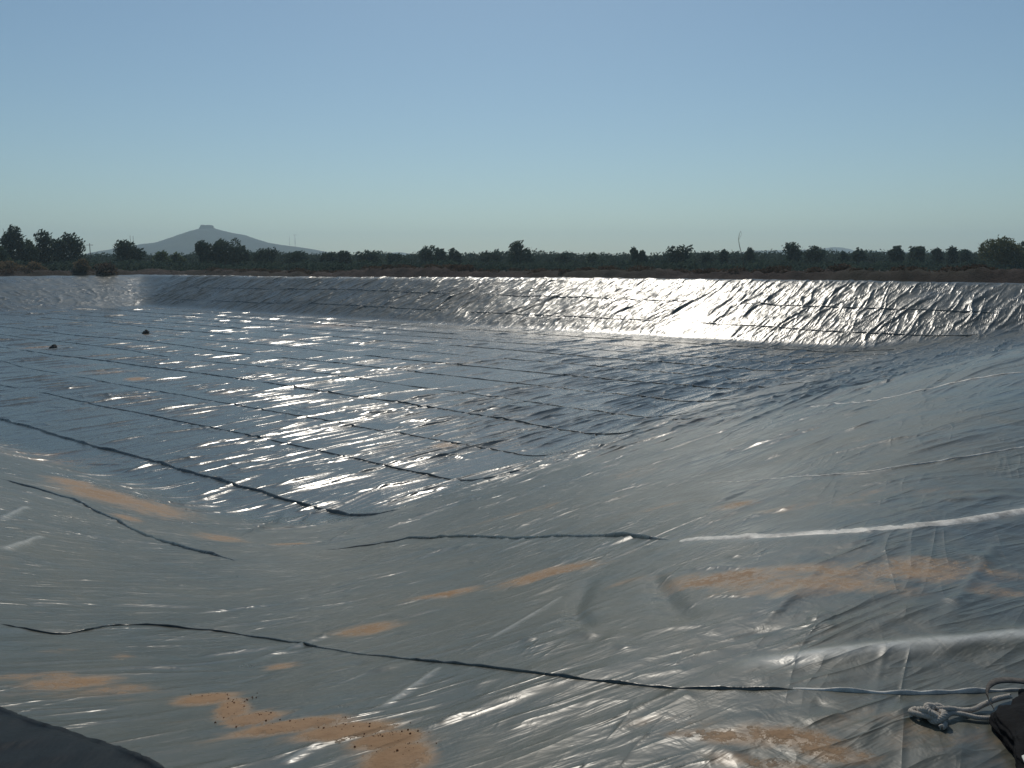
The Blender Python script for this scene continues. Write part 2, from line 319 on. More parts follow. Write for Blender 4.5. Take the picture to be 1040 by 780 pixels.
def catmull(pts, k):
    P = [pts[0]]+list(pts)+[pts[-1]]; out = []
    for i in range(1, len(P)-2):
        for j in range(k):
            t = j/k; t2 = t*t; t3 = t2*t
            out.append(tuple(.5*(2*P[i][c]+(-P[i-1][c]+P[i+1][c])*t+(2*P[i-1][c]-5*P[i][c]+4*P[i+1][c]-P[i+2][c])*t2+(-P[i-1][c]+3*P[i][c]-3*P[i+1][c]+P[i+2][c])*t3) for c in range(len(P[i]))))
    out.append(tuple(P[-2])); return out
for pts, w, a in FOLDS: polyridge(pts, w, a)
for x0, y0, x1, y1 in STROKES:
    ridge(x0, y0, x1, y1, .085, .064, warp=.03)
# many more of the same kind across the floor
for i in range(1500):
    k = rnd.randrange(0, 13); v0 = 2.0+k*PAN-PAN; a = rnd.uniform(.05, 1.)
    u = rnd.uniform(-1, 104)
    dens = .62+.40*math.sin(u*.21+k*1.7)
    if rnd.random() > dens: continue
    if u > 40 and rnd.random() < .35: continue
    L = rnd.uniform(1.6, 4.35); vs = v0+rnd.uniform(.1, max(.15, PAN-L)); ang = rnd.gauss(-.03, .055)
    ve = vs+L; ue = u+ang*L
    if vs < -.5 or ve > LV+.5: continue
    dd = math.hypot(*xy_of(u, vs)); w = rnd.uniform(.026, .058)*(1+.008*dd)
    p = xy_of(u, vs); q = xy_of(ue, ve)
    ridge(p[0], p[1], q[0], q[1], w, w*rnd.uniform(.3, 1.)**1.3*1.3, warp=.03)
# regular pleats running from weld to weld
for k in range(0, 12):
    u = -1.5
    while u < 75:
        u += rnd.uniform(.45, 1.5)*(1+u*.012)
        if rnd.random() < .22: continue
        v0 = 2.0+k*PAN-(PAN if k == 0 else 0)+rnd.uniform(0, .5); L = PAN*rnd.uniform(.55, .97)-.3
        if v0+L > LV: continue
        a_ = rnd.gauss(-.03, .03); p = xy_of(u, v0); q = xy_of(u+a_*L, v0+L); dd = math.hypot(*p); w = rnd.uniform(.045, .080)*(1+.004*dd)
        ridge(p[0], p[1], q[0], q[1], w, w*rnd.uniform(.55, 1.0), warp=.03)
# long heavy creases fanning out of the right-hand toe
for i in range(75):
    u = rnd.uniform(-10, 22); v = rnd.uniform(3, 44); L = rnd.uniform(5, 14); an = rnd.gauss(-.10, .07)
    p = xy_of(u, v); q = xy_of(u+math.sin(an)*L, min(v+math.cos(an)*L, LV+1)); dd = math.hypot(*p); w = rnd.uniform(.045, .08)*(1+.008*dd)
    ridge(p[0], p[1], q[0], q[1], w, w*rnd.uniform(.7, 1.2), warp=.35)
# crossing short creases on the floor
for i in range(800):
    u = rnd.uniform(0, 100); v = rnd.uniform(1, 52); L = rnd.uniform(.5, 2.); an = rnd.gauss(math.pi/2, .5)
    p = xy_of(u, v); q = xy_of(u+math.sin(an)*L, v+math.cos(an)*L); w = rnd.uniform(.04, .08)*(1+.01*math.hypot(*p))
    ridge(p[0], p[1], q[0], q[1], w, w*rnd.uniform(.25, .45), warp=.05)
# far bank: long folds hanging down the slope
for i in range(1700):
    u = rnd.uniform(-14, 108); v = LV+rnd.uniform(0, 11); L = rnd.uniform(1., 4.)*(2.6 if rnd.random() < .22 else 1); an = rnd.gauss(-.34, .22)
    p = xy_of(u, v); q = xy_of(u+math.sin(an)*L, min(v+math.cos(an)*L, LV+11.3)); w = rnd.uniform(.05, .12)
    ridge(p[0], p[1], q[0], q[1], w, w*rnd.uniform(.2, .85), warp=.25)
for i in range(46):     # heavy folds hanging right down the slope
    u = rnd.uniform(-14, 60); v = LV+rnd.uniform(0, 4); L = rnd.uniform(4, 10); an = rnd.gauss(-.36, .12)
    p = xy_of(u, v); q = xy_of(u+math.sin(an)*L, min(v+math.cos(an)*L, LV+11.2)); w = rnd.uniform(.09, .18)
    ridge(p[0], p[1], q[0], q[1], w, w*rnd.uniform(.6, 1.1), warp=.6)
for i in range(420):
    u = LU+rnd.uniform(0, 11); v = rnd.uniform(15, LV+11); L = rnd.uniform(1., 6.); an = rnd.gauss(math.pi/2, .45)
    p = xy_of(u, v); q = xy_of(min(u+math.sin(an)*L, LU+11), v+math.cos(an)*L); w = rnd.uniform(.05, .11)
    ridge(p[0], p[1], q[0], q[1], w, w*rnd.uniform(.2, .7), warp=.3)
# long stretch folds running into the floor near the right-hand toe
for i in range(900):
    u = rnd.uniform(-22, 12); v = rnd.uniform(0, 50); L = rnd.uniform(2, 10); an = rnd.gauss(-.12, .12)
    p = xy_of(u, v); q = xy_of(u+math.sin(an)*L, v+math.cos(an)*L); w = rnd.uniform(.03, .07)*(1+.012*math.hypot(*p))
    if math.hypot(*p) < 7: continue
    ridge(p[0], p[1], q[0], q[1], w, rnd.choice((1, 1, -1))*w*rnd.uniform(.2, .8), warp=.2)
# right and near banks
for i in range(1300):
    if rnd.random() < .55:
        u = rnd.uniform(-13.5, -1); v = rnd.uniform(-9, 45)
    else:
        u = rnd.uniform(-13, 40); v = rnd.uniform(-10.5, -1)
    p = xy_of(u, v); dist = math.hypot(*p)
    if dist < 2.2: continue
    L = rnd.uniform(.25, 1.)*min(4, .4+dist*.14); an = rnd.gauss(1.02, .28)
    q = (p[0]+math.sin(an)*L, p[1]+math.cos(an)*L); w = rnd.uniform(.010, .018)*min(7, .9+dist*.28)
    ridge(p[0], p[1], q[0], q[1], w, w*rnd.uniform(.12, .5)*(.45 if v < -1 and u > -9 else 1), warp=.04, soft=dist < 7)
for i in range(190):   # soft dimples close by
    px = rnd.uniform(-3.5, 3.2); py = rnd.uniform(2.4, 7.5); an = rnd.gauss(1.25, .3); L = rnd.uniform(.06, .22); w = rnd.uniform(.018, .05)
    ridge(px, py, px+math.sin(an)*L, py+math.cos(an)*L, w*1.4, w*rnd.uniform(-.26, .34), soft=True)
# the edge of the sheet is tucked into the soil
wav = (fbm(U*.7, V*.7, 71, 2)-.5)*.35
DZ -= .45*ss(.75+0, 1.25, Q+wav)*ss(3.5, 8., RAD)
DZ += .05*ss(-.5, -.1, Q)*ss(.5, .1, Q)*vn(U*1.3, V*1.3, 72)*ss(10, 20, RAD)
ZZ = BZ+DZ

def surf(x, y):
    u, v = uvw(x, y)
    i = int(np.clip(np.searchsorted(VS, v)-1, 0, NR-2)); j = int(np.clip(np.searchsorted(US, u)-1, 0, NT-2))
    a = (v-VS[i])/(VS[i+1]-VS[i]); b = (u-US[j])/(US[j+1]-US[j])
    return float((ZZ[i, j]*(1-b)+ZZ[i, j+1]*b)*(1-a)+(ZZ[i+1, j]*(1-b)+ZZ[i+1, j+1]*b)*a)

sandm = np.zeros_like(X)
for cx, cy, ra, rb, rot, s in SAND:
    pad = 2.*max(ra, rb)
    I, J = window(cx, cy, cx, cy, pad)
    dx = X[I, J]-cx; dy = Y[I, J]-cy
    a = dx*math.cos(rot)-dy*math.sin(rot); b = dx*math.sin(rot)+dy*math.cos(rot)
    d = (a/ra)**2+(b/rb)**2
    sandm[I, J] = np.maximum(sandm[I, J], s*np.exp(-(d**1.3)*.7))
# sun sheen along the creases, painted as a lighter film colour
painted_sheen = np.zeros_like(X)
for pts, w_, s_ in SHEEN_LINES:
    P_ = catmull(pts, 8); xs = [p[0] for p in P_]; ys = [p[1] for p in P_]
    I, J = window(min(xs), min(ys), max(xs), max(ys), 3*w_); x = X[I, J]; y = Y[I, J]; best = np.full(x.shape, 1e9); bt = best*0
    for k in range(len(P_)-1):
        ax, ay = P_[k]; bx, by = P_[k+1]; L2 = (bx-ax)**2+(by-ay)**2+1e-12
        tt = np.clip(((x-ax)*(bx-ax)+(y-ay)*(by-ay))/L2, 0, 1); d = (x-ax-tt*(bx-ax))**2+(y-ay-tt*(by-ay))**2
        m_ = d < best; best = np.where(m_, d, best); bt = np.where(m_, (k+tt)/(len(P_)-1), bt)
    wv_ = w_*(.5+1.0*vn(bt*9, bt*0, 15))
    painted_sheen[I, J] = np.maximum(painted_sheen[I, J], s_*np.exp(-best/wv_**2)*ss(0, .25, bt))
ZZ += .004*ss(.5, 1.1, sandm)*(.4+vn(X*45, Y*45, 201)*.8+vn(X*110, Y*110, 202)*.5)*(RAD < 7)
grime = np.clip(nearm*(.55+.45*ss(26, 7, RAD))+.12*floorm+.5*farm, 0, 1)
idx = np.arange(NR*NT).reshape(NR, NT)
keep = ((Q[:-1, :-1] < 1.35) | (RAD[:-1, :-1] < 6)) & ((X*.0+Y)[:-1, :-1] > -12)
quads = np.stack([idx[:-1, :-1], idx[:-1, 1:], idx[1:, 1:], idx[1:, :-1]], -1)[keep][:, ::-1]
used = np.zeros(NR*NT, bool); used[quads.ravel()] = True
remap = np.cumsum(used)-1
verts = np.stack([X, Y, ZZ], -1).reshape(-1, 3)[used]; quads = remap[quads]
me = np_mesh('pond_liner', verts, quads)
attr(me, 'sand', sandm.reshape(-1)[used]); attr(me, 'grime', grime.reshape(-1)[used]); attr(me, 'floor', floorm.reshape(-1)[used]); attr(me, 'painted_sheen', painted_sheen.reshape(-1)[used])
liner = link('pond_liner', me, M_liner)
tag(liner, 'huge wrinkled shiny grey plastic film lining the whole empty pond basin', 'pond liner')

# overlap seams: folded strips welded along the joints of the film
def strip(name, pts, w, h, mat, parent, k=8, lip=.5, sink=.012, jitter=.2, seed=1, crumple=False):
    P = catmull(pts, k); V_ = []; F_ = []
    prof = [(-1.0, -.25), (-.75, .25), (-.45, .75), (-.1, 1.), (.25, .9), (.5, .45), (.75, .1), (1.0, -.3)]
    n = len(P); m = len(prof); arc = 0
    for i in range(n):
        a = P[max(i-1, 0)]; b = P[min(i+1, n-1)]; dx = b[0]-a[0]; dy = b[1]-a[1]; L = math.hypot(dx, dy) or 1
        if i: arc += math.hypot(P[i][0]-P[i-1][0], P[i][1]-P[i-1][1])
        nx, ny = -dy/L, dx/L
        f = .55+.9*mnoise.noise((arc/(w*9), seed*3.3, 0))+.3
        f = max(.25, f); e = min(1, i/3., (n-1-i)/3.)
        off = jitter*w*mnoise.noise((arc/(w*14), seed*9.1, 4))
        for px, pz in prof:
            x = P[i][0]+nx*(px*w*(.4+.6*e)+off); y = P[i][1]+ny*(px*w*(.4+.6*e)+off)
            wob_ = (.35*h*mnoise.noise((x*40, y*40, seed))+.25*h*mnoise.noise((x*13, y*13, seed+5))) if crumple else 0.
            V_.append((x, y, wob_+surf(x, y)-sink*(1 if abs(px) > .9 else 0)+pz*h*f*e))
    for i in range(n-1):
        for j in range(m-1):
            a = i*m+j; F_.append((a, a+1, a+m+1, a+m))
    me = np_mesh(name, np.array(V_), np.array(F_)[:, ::-1])
    z = np.zeros(len(V_)); attr(me, 'sand', z); attr(me, 'grime', z+.4); attr(me, 'floor', z); attr(me, 'painted_sheen', z)
    return link(name, me, mat, parent)
M_sunlit_edge = simple('painted_sunlit_edge', (.56, .53, .47), .5, .4, 9., .42, .01)  # sunlight on the raised edges, put into a light base colour
for i, pts in enumerate(SEAMS):
    w = (.009, .03, .04)[i]
    strip('weld_seam', pts, w, (.012, .03, .04)[i], M_liner, liner, seed=i+1)
for pts, w_, h_ in SUNLIT_EDGES: strip('folded_edge', pts, w_, h_, M_sunlit_edge, liner, seed=int(w_*1000), k=26, sink=.004, jitter=.55, crumple=True)
strip('folded_edge', SUNLIT_EDGE_PATH, .010, .013, M_sunlit_edge, liner, seed=9)
kk = 0
for k in range(0, 13):
    v = 2.0+k*PAN
    if v > LV-1: continue
    u = -1.2 if k == 0 else -3.+rnd.uniform(-1, 1)
    while u < 101:
        L = rnd.uniform(22, 50)
        gap = rnd.uniform(.1, 1.2)
        e = min(u+L, 102); pts = []; uu = u
        while uu < e:
            pts.append(xy_of(uu, v+(float(vn(uu*.08, 0, 21+k))-.5)*(.6 if k < 2 else 1.)+rnd.gauss(0, .05))); uu += rnd.uniform(1.5, 2.6)
        d = math.hypot(*pts[0])
        if len(pts) > 2:
            strip('weld_seam', pts, .075 if k == 0 else rnd.uniform(.03, .045), (.075 if k == 0 else .042)*rnd.uniform(.6, 1.3), M_liner, liner, k=5, seed=k*7+kk, jitter=1.3 if k == 0 else .6); kk += 1
        u = e+gap
# seams along the far bank
for v in (LV+2.6, LV+6.4):
    u = -8.
    while u < 100:
        L = rnd.uniform(20, 36); e = min(u+L, 104); pts = []; uu = u
        while uu < e:
            pts.append(xy_of(uu, v+(float(vn(uu*.06, 0, 33))-.5)*.9)); uu += 3
        if len(pts) > 2: strip('weld_seam', pts, .07, .07, M_liner, liner, k=4, seed=int(u)+5, jitter=.3)
        u = e+rnd.uniform(0, 1.)

# ------------------------------------------------------------------ ground to the horizon, with the pond dug out of it
gr = [0, .8, 1.6, 2.4]
while gr[-1] < 4300:
    r = gr[-1]; gr.append(r+(.8 if r < 60 else .55 if r < 172 else (r-172)*.10+.6))
GR = np.array(gr); GT = np.concatenate([np.arange(-math.pi, -.72, .02), np.arange(-.72, .72, .0036), np.arange(.72, math.pi+.02, .02)])
GT[-1] = math.pi
GX = GR[:, None]*np.sin(GT); GY = GR[:, None]*np.cos(GT)
q = outside(GX, GY); qf = outside_far(GX, GY); gz = base_z(GX, GY)
inside = ss(1.5, .7, q)
gz = gz-.45*inside-.1
uu, vv = uvw(GX, GY)
bm_ = ss(1.3, 3.6, qf)*ss(10.5, 6.5, qf)
rough = fbm(GX*.55, GY*.55, 101, 4); clod = np.abs(fbm(GX*2.3, GY*2.3, 105, 2)-.5)*2
berm = bm_*(.30+.95*fbm(uu*.05, vv*.05, 103, 2)+.6*(rough-.5)+.35*clod)
gz += berm+ss(1.2, 2.5, q)*(rough-.5)*.35*ss(2000, 300, np.hypot(GX, GY))
far = np.hypot(GX, GY); gz += ss(150, 400, far)*(fbm(GX*.01, GY*.01, 108, 3)-.5)*1.0
gi = np.arange(GX.size).reshape(GX.shape)
gq = np.stack([gi[:-1, :-1], gi[1:, :-1], gi[1:, 1:], gi[:-1, 1:]], -1).reshape(-1, 4)[:, ::-1]
gq = gq[:, ::-1]
ground = link('ground', np_mesh('ground', np.stack([GX, GY, gz], -1).reshape(-1, 3), gq), M_soil)
tag(ground, kind='structure')
def gz_at(x, y):
    r = math.hypot(x, y); t = math.atan2(x, y)
    i = int(np.clip(np.searchsorted(GR, r)-1, 0, len(GR)-2)); j = int(np.clip(np.searchsorted(GT, t)-1, 0, len(GT)-2))
    return float(min(gz[i, j], gz[i+1, j], gz[i, j+1], gz[i+1, j+1]))

# ------------------------------------------------------------------ vegetation
def leaf_cloud(blobs, n, size, r_, flat=.8):
    """many small leaf sprays through the volume of uneven clumps"""
    wts = [b[3]*b[4]*b[5] for b in blobs]; tot = sum(wts); V_ = []; F_ = []
    for b, w in zip(blobs, wts):
        cx, cy, cz, rx, ry, rz = b
        for i in range(max(8, int(n*(w/tot)**.9))):
            while True:
                p = Vector((r_.uniform(-1, 1), r_.uniform(-1, 1), r_.uniform(-1, 1)))
                if .05 < p.length <= 1: break
            p = p.normalized()*p.length**.7
            k = 1+.28*mnoise.noise((p.x*2.1+cx, p.y*2.1+cy, p.z*2.1+cz))+.10*r_.gauss(0, 1)
            c = Vector((cx+p.x*rx*k, cy+p.y*ry*k, cz+p.z*rz*k))
            s = size*r_.uniform(.5, 1.3)
            a = Vector((r_.gauss(0, 1), r_.gauss(0, 1), r_.gauss(0, 1))).normalized(); bb = a.orthogonal().normalized()
            cc = a.cross(bb)*s*.45; bb = bb*s
            k0 = len(V_)
            V_ += [c-bb, c+cc*.9, c+bb*.9, c-cc]
            F_.append((k0, k0+1, k0+2, k0+3))
    return np.array([tuple(v) for v in V_]), np.array(F_)
def tube_geo(path, radii, n=7):
    V_ = []; F_ = []
    for i, p in enumerate(path):
        p = Vector(p); a = Vector(path[max(i-1, 0)]); b = Vector(path[min(i+1, len(path)-1)]); d = (b-a).normalized()
        u = d.orthogonal().normalized() if i == 0 else (pu-d*pu.dot(d)).normalized(); pu = u; w = d.cross(u)
        for k in range(n):
            t = 2*math.pi*k/n; V_.append(tuple(p+(u*math.cos(t)+w*math.sin(t))*radii[i]))
    for i in range(len(path)-1):
        for k in range(n):
            a = i*n+k; b = i*n+(k+1) % n; F_.append((a, b, b+n, a+n))
    return V_, F_
def join_geo(parts):
    V_ = []; F_ = []
    for v, f in parts:
        o = len(V_); V_ += [tuple(x) for x in v]; F_ += [tuple(i+o for i in q) for q in f]
    return np.array(V_), np.array(F_)
def limbs(h, crown_w, crown_z0, n, r_, trunk_r):
    parts = []
    lean = (r_.uniform(-.3, .3), r_.uniform(-.3, .3))
    top = (lean[0], lean[1], crown_z0+.15*(h-crown_z0))
    parts.append(tube_geo([(0, 0, -.4), (lean[0]*.3, lean[1]*.3, top[2]*.5), top], [trunk_r*1.25, trunk_r, trunk_r*.75]))
    for i in range(n):
        a = 2*math.pi*i/n+r_.uniform(-.4, .4); e = (top[0]+math.cos(a)*crown_w*r_.uniform(.4, .85), top[1]+math.sin(a)*crown_w*r_.uniform(.4, .85), h*r_.uniform(.72, .95))
        z0 = top[2]*r_.uniform(.7, 1)
        md = ((top[0]+e[0])/2, (top[1]+e[1])/2, z0+(e[2]-z0)*.4)
        parts.append(tube_geo([(top[0]*z0/top[2], top[1]*z0/top[2], z0), md, e], [trunk_r*.5, trunk_r*.33, trunk_r*.1], 5))
    return join_geo(parts)
def tree(name, px, top_px, half_px, D, label, cat='tree', mat=None, shape='round', dense=1., group=None, base=None, seed=None):
    """px, top, half-width: sight angles noted on the photograph's 1040 px frame, turned into metres at distance D"""
    x = (px-520)/816.*D; y = D; hw = half_px/816.*D
    g = gz_at(x, y) if base is None else base
    h = HE+(267-top_px)/816.*D*1.01-g
    r_ = random.Random(int(px*13+top_px*7) if seed is None else seed)
    root = empty(name, (x, y, g), label, cat, group)
    z0 = h*(.10 if shape != 'bush' else .03)
    blobs = []
    if shape == 'round':
        blobs.append((0, 0, (h+z0)/2, hw*.68, hw*.7, (h-z0)*.40))
        for i in range(9):
            a = r_.uniform(0, 2*math.pi); k = r_.uniform(.35, .72); rr = r_.uniform(.24, .42)*hw
            zz = z0+(h-z0)*r_.uniform(.25, .80)
            blobs.append((math.cos(a)*hw*k, math.sin(a)*hw*k, zz, rr, rr, rr*.85*min(1.3, (h-z0)/hw/1.5+.3)))
        blobs.append((r_.uniform(-.2, .2)*hw, 0, h-.16*(h-z0), hw*.36, hw*.36, (h-z0)*.15))
    elif shape == 'vase':
        blobs.append((0, 0, z0+(h-z0)*.38, hw*.8, hw*.8, (h-z0)*.36))
        for i in range(6):
            fx = -.85+1.7*i/5; blobs.append((fx*hw, r_.uniform(-.4, .4)*hw, h-(.12+.10*r_.random())*(h-z0), hw*.19, hw*.2, (h-z0)*.15))
            blobs.append((fx*hw*.8, 0, h-.38*(h-z0), hw*.24, hw*.2, (h-z0)*.22))
    elif shape == 'spiky':
        blobs.append((.15*hw, 0, z0+(h-z0)*.3, hw*.8, hw*.8, (h-z0)*.36)); blobs.append((-.2*hw, 0, z0+(h-z0)*.68, hw*.5, hw*.5, (h-z0)*.24))
        for dx, dz, rr in ((-.15, .90, .20), (-.35, .80, .22), (.05, .93, .13), (-.75, .55, .2), (.4, .58, .28), (.75, .36, .25), (-.6, .3, .3)):
            blobs.append((dx*hw, r_.uniform(-.3, .3)*hw, z0+(h-z0)*dz, rr*hw, rr*hw, rr*hw))
    elif shape == 'tall':
        for i in range(7):
            k = i/6; blobs.append((r_.uniform(-.3, .3)*hw, r_.uniform(-.3, .3)*hw, z0+(h-z0)*(.1+.75*k), hw*(.8-.3*abs(k-.55)), hw*.7, (h-z0)*.17))
    else:   # bush
        for i in range(8):
            a = r_.uniform(0, 2*math.pi); k = r_.uniform(.1, .65); blobs.append((math.cos(a)*hw*k, math.sin(a)*hw*k, h*r_.uniform(.3, .62), hw*.4, hw*.4, h*.30))
        blobs.append((0, 0, h*.62, hw*.45, hw*.45, h*.34)); blobs.append((0, 0, h*.3, hw*.75, hw*.75, h*.3))
    area = hw*(h-z0)
    size = .0023*D
    n = int(min(9000, max(600, dense*area/(size*size)*11)))
    v, f = leaf_cloud(blobs, n, size, r_)
    link('crown', np_mesh('crown', v, f, False), mat or M_leaf_dark, root)
    v, f = limbs(h, hw, max(z0, .3), 6, r_, max(.05, h*.022))
    link('trunk' if shape != 'bush' else 'stems', np_mesh('trunk', v, f), M_bark, root)
    return root
TREES = [
 dict(name='tree', px=3, top_px=248, half_px=14, D=165, label='low green bushy tree at the far left edge, left of the tallest tree', mat=M_leaf_mid),
 dict(name='tree', px=22, top_px=229.5, half_px=14.5, D=170, label='tallest tree of the skyline, upright rounded crown near the left edge', mat=M_leaf_dark),
 dict(name='tree', px=38, top_px=243.5, half_px=9, D=172, label='small pale tree squeezed between the tallest tree and the twin rounded trees', mat=M_leaf_mid),
 dict(name='tree', px=52, top_px=236, half_px=11.1, D=176, label='narrow tree with a knobby top, left one of the twin rounded trees', mat=M_leaf_dark, shape='tall'),
 dict(name='tree', px=75, top_px=237, half_px=19, D=176, label='wide rounded dark tree just left of the lone utility pole', mat=M_leaf_dark),
 dict(name='tree', px=134, top_px=245, half_px=18, D=182, label='round dark tree in front of the left foot of the hill', mat=M_leaf_dark),
 dict(name='tree', px=170, top_px=255, half_px=9, D=185, label='small dark tree right of the round tree, below the hill slope', mat=M_leaf_mid),
 dict(name='tree', px=184, top_px=256.5, half_px=8, D=190, label='small pale green tree just left of the wide spreading tree', mat=M_leaf_mid),
 dict(name='tree', px=213, top_px=244.5, half_px=10, D=190, label='dark tree right below the rock crowned hilltop, joined to the wide spreading tree', mat=M_leaf_dark),
 dict(name='tree', px=232, top_px=244.5, half_px=20, D=192, label='wide spreading dark tree below and right of the hilltop rock', mat=M_leaf_dark),
 dict(name='tree', px=249, top_px=249, half_px=10, D=196, label='low dark tree at the right end of the wide spreading tree', mat=M_leaf_dark),
 dict(name='tree', px=272, top_px=252, half_px=13, D=200, label='dark rounded tree left of the hill masts', mat=M_leaf_dark),
 dict(name='tree', px=305, top_px=255, half_px=14, D=202, label='low dark tree directly below the hill masts', mat=M_leaf_dark),
 dict(name='tree', px=334, top_px=256.5, half_px=12, D=205, label='low dark tree where the right foot of the hill runs out', mat=M_leaf_dark),
 dict(name='tree', px=352, top_px=254.5, half_px=9, D=210, label='small domed tree just past the right foot of the hill', mat=M_leaf_dark),
 dict(name='tree', px=376, top_px=253.6, half_px=15, D=212, label='broad flat topped tree between the hill foot and the tree with three knobs', mat=M_leaf_dark),
 dict(name='tree', px=401, top_px=256.5, half_px=11, D=216, label='low domed tree between the broad flat topped tree and the stubby upright tree', mat=M_leaf_dark),
 dict(name='tree', px=435, top_px=250.5, half_px=9.8, D=205, label='stubby upright dark tree, tallest of three close crowns left of the spiky tree', mat=M_leaf_dark, shape='tall'),
 dict(name='tree', px=448, top_px=252.5, half_px=7.8, D=207, label='narrow middle crown of three close dark crowns left of the spiky tree', mat=M_leaf_dark, shape='tall'),
 dict(name='tree', px=462, top_px=252.6, half_px=10, D=208, label='broad right crown of three close dark crowns left of the spiky tree', mat=M_leaf_dark),
 dict(name='tree', px=498, top_px=255.5, half_px=14, D=215, label='low broad tree immediately left of the spiky tree', mat=M_leaf_dark),
 dict(name='tree', px=528, top_px=244.5, half_px=15, D=190, label='tall ragged spiky tree standing alone mid skyline', mat=M_leaf_dark, shape='spiky'),
 dict(name='tree', px=572, top_px=257.5, half_px=12, D=215, label='low domed tree right of the spiky tree', mat=M_leaf_dark),
 dict(name='tree', px=603, top_px=257, half_px=8, D=220, label='little domed tree about midway between the spiky tree and the vase shaped tree', mat=M_leaf_mid),
 dict(name='tree', px=643, top_px=252, half_px=5.2, D=190, label='small lollipop tree poking above the belt left of the vase shaped tree', mat=M_leaf_dark, shape='tall'),
 dict(name='tree', px=651, top_px=255, half_px=5.2, D=190, label='tiny tree touching the right side of the lollipop tree', mat=M_leaf_dark, shape='tall'),
 dict(name='tree', px=688, top_px=249, half_px=13.5, D=180, label='vase shaped tree with a row of tufts along its top', mat=M_leaf_dark, shape='vase'),
 dict(name='tree', px=716, top_px=257.5, half_px=6, D=195, label='low tree between the vase shaped tree and the crooked bare stem', mat=M_leaf_dark),
 dict(name='tree', px=732, top_px=253.6, half_px=6.5, D=200, label='small tree just left of the crooked bare stem', mat=M_leaf_dark),
 dict(name='tree', px=758.5, top_px=251.5, half_px=7, D=195, label='small pointed tree just right of the crooked bare stem', mat=M_leaf_dark),
 dict(name='tree', px=802, top_px=247, half_px=10.4, D=190, label='knob topped tree forming the left half of the double crown before the ridge', mat=M_leaf_dark, shape='tall'),
 dict(name='tree', px=822, top_px=249.5, half_px=12, D=192, label='flat topped tree forming the right half of the double crown before the ridge', mat=M_leaf_dark),
 dict(name='tree', px=853, top_px=255.5, half_px=6, D=200, label='small low tree between the double crown and the flat little dome', mat=M_leaf_dark),
 dict(name='tree', px=868, top_px=252, half_px=9, D=198, label='flat little domed tree right of the double crown', mat=M_leaf_dark),
 dict(name='tree', px=905, top_px=249.5, half_px=10.5, D=195, label='left one of two equal round dark trees toward the right', mat=M_leaf_dark),
 dict(name='tree', px=925.5, top_px=249.5, half_px=11, D=196, label='right one of two equal round dark trees toward the right', mat=M_leaf_dark),
 dict(name='tree', px=947, top_px=252.3, half_px=6.5, D=200, label='slim tree just right of the two equal round trees', mat=M_leaf_dark, shape='tall'),
 dict(name='tree', px=961.5, top_px=251, half_px=6.5, D=195, label='slim tree with a round knob midway to the big olive tree', mat=M_leaf_dark, shape='tall'),
 dict(name='tree', px=974, top_px=253.5, half_px=8, D=198, label='low dark tree tucked against the left side of the big olive tree', mat=M_leaf_dark),
 dict(name='tree', px=1009, top_px=243, half_px=27, D=170, label='big broad olive green tree near the right edge', mat=M_leaf_olive),
 dict(name='tree', px=1036, top_px=244.5, half_px=16, D=176, label='dark tree cut by the right edge beside the big olive tree', mat=M_leaf_dark),
 dict(name='dry_bush', px=14, top_px=263, half_px=15, D=140, label='straw coloured dry bush under the tallest tree', mat=M_leaf_dry, shape='bush', cat='bush'),
 dict(name='dry_bush', px=40, top_px=264, half_px=14, D=140, label='straw coloured dry bush below the small pale tree', mat=M_leaf_dry, shape='bush', cat='bush'),
 dict(name='dry_bush', px=88, top_px=262, half_px=9, D=138, label='tan dry bush on the bank below the lone utility pole', mat=M_leaf_dry, shape='bush', cat='bush'),
 dict(name='dry_bush', px=112, top_px=265, half_px=14, D=138, label='brownish low bush on the bank left of the round tree', mat=M_leaf_brown, shape='bush', cat='bush'),
]

for t_ in TREES: tree(**t_)

# woods far behind: one continuous mass
r_ = random.Random(3); blobs = []
for i in range(300):
    px = -60+1160*i/299+r_.uniform(-3, 3); D = r_.uniform(235, 300); x = (px-520)/816.*D
    tp = (256.4 if px < 760 else 255.0)+1.4*mnoise.noise((px*.02, 3, 0))+2.6*mnoise.noise((px*.11, 7, 0))+2.0*mnoise.noise((px*.33, 2, 0))
    if px < 100: tp = 260.5+1.0*mnoise.noise((px*.1, 0, 0))
    elif px < 200: tp = 258.+1.5*mnoise.noise((px*.1, 0, 0))
    elif px > 580 and px < 700: tp = 257.3+1.2*mnoise.noise((px*.13, 0, 0))
    h = HE+(267-tp)/816.*D+r_.uniform(-.9, .15)
    blobs.append((x, D, h*.55, r_.uniform(2., 5.), 3., h*.45)); blobs.append((x+r_.uniform(-2, 2), D, h*.3, 4.5, 3., h*.3))
for i in range(260):     # brush in front of it
    px = -60+1160*i/259+r_.uniform(-3, 3); D = r_.uniform(150, 205); x = (px-520)/816.*D; h = r_.uniform(.9, 2.2)
    blobs.append((x, D, h*.5, r_.uniform(2., 4.5), 2.5, h*.55))
v, f = leaf_cloud(blobs, 130000, .46, r_)
tag(link('woodland', np_mesh('woodland', v, f, False), M_leaf_dark), 'long dark low belt of woodland running behind the pond', 'woodland', kind='stuff')
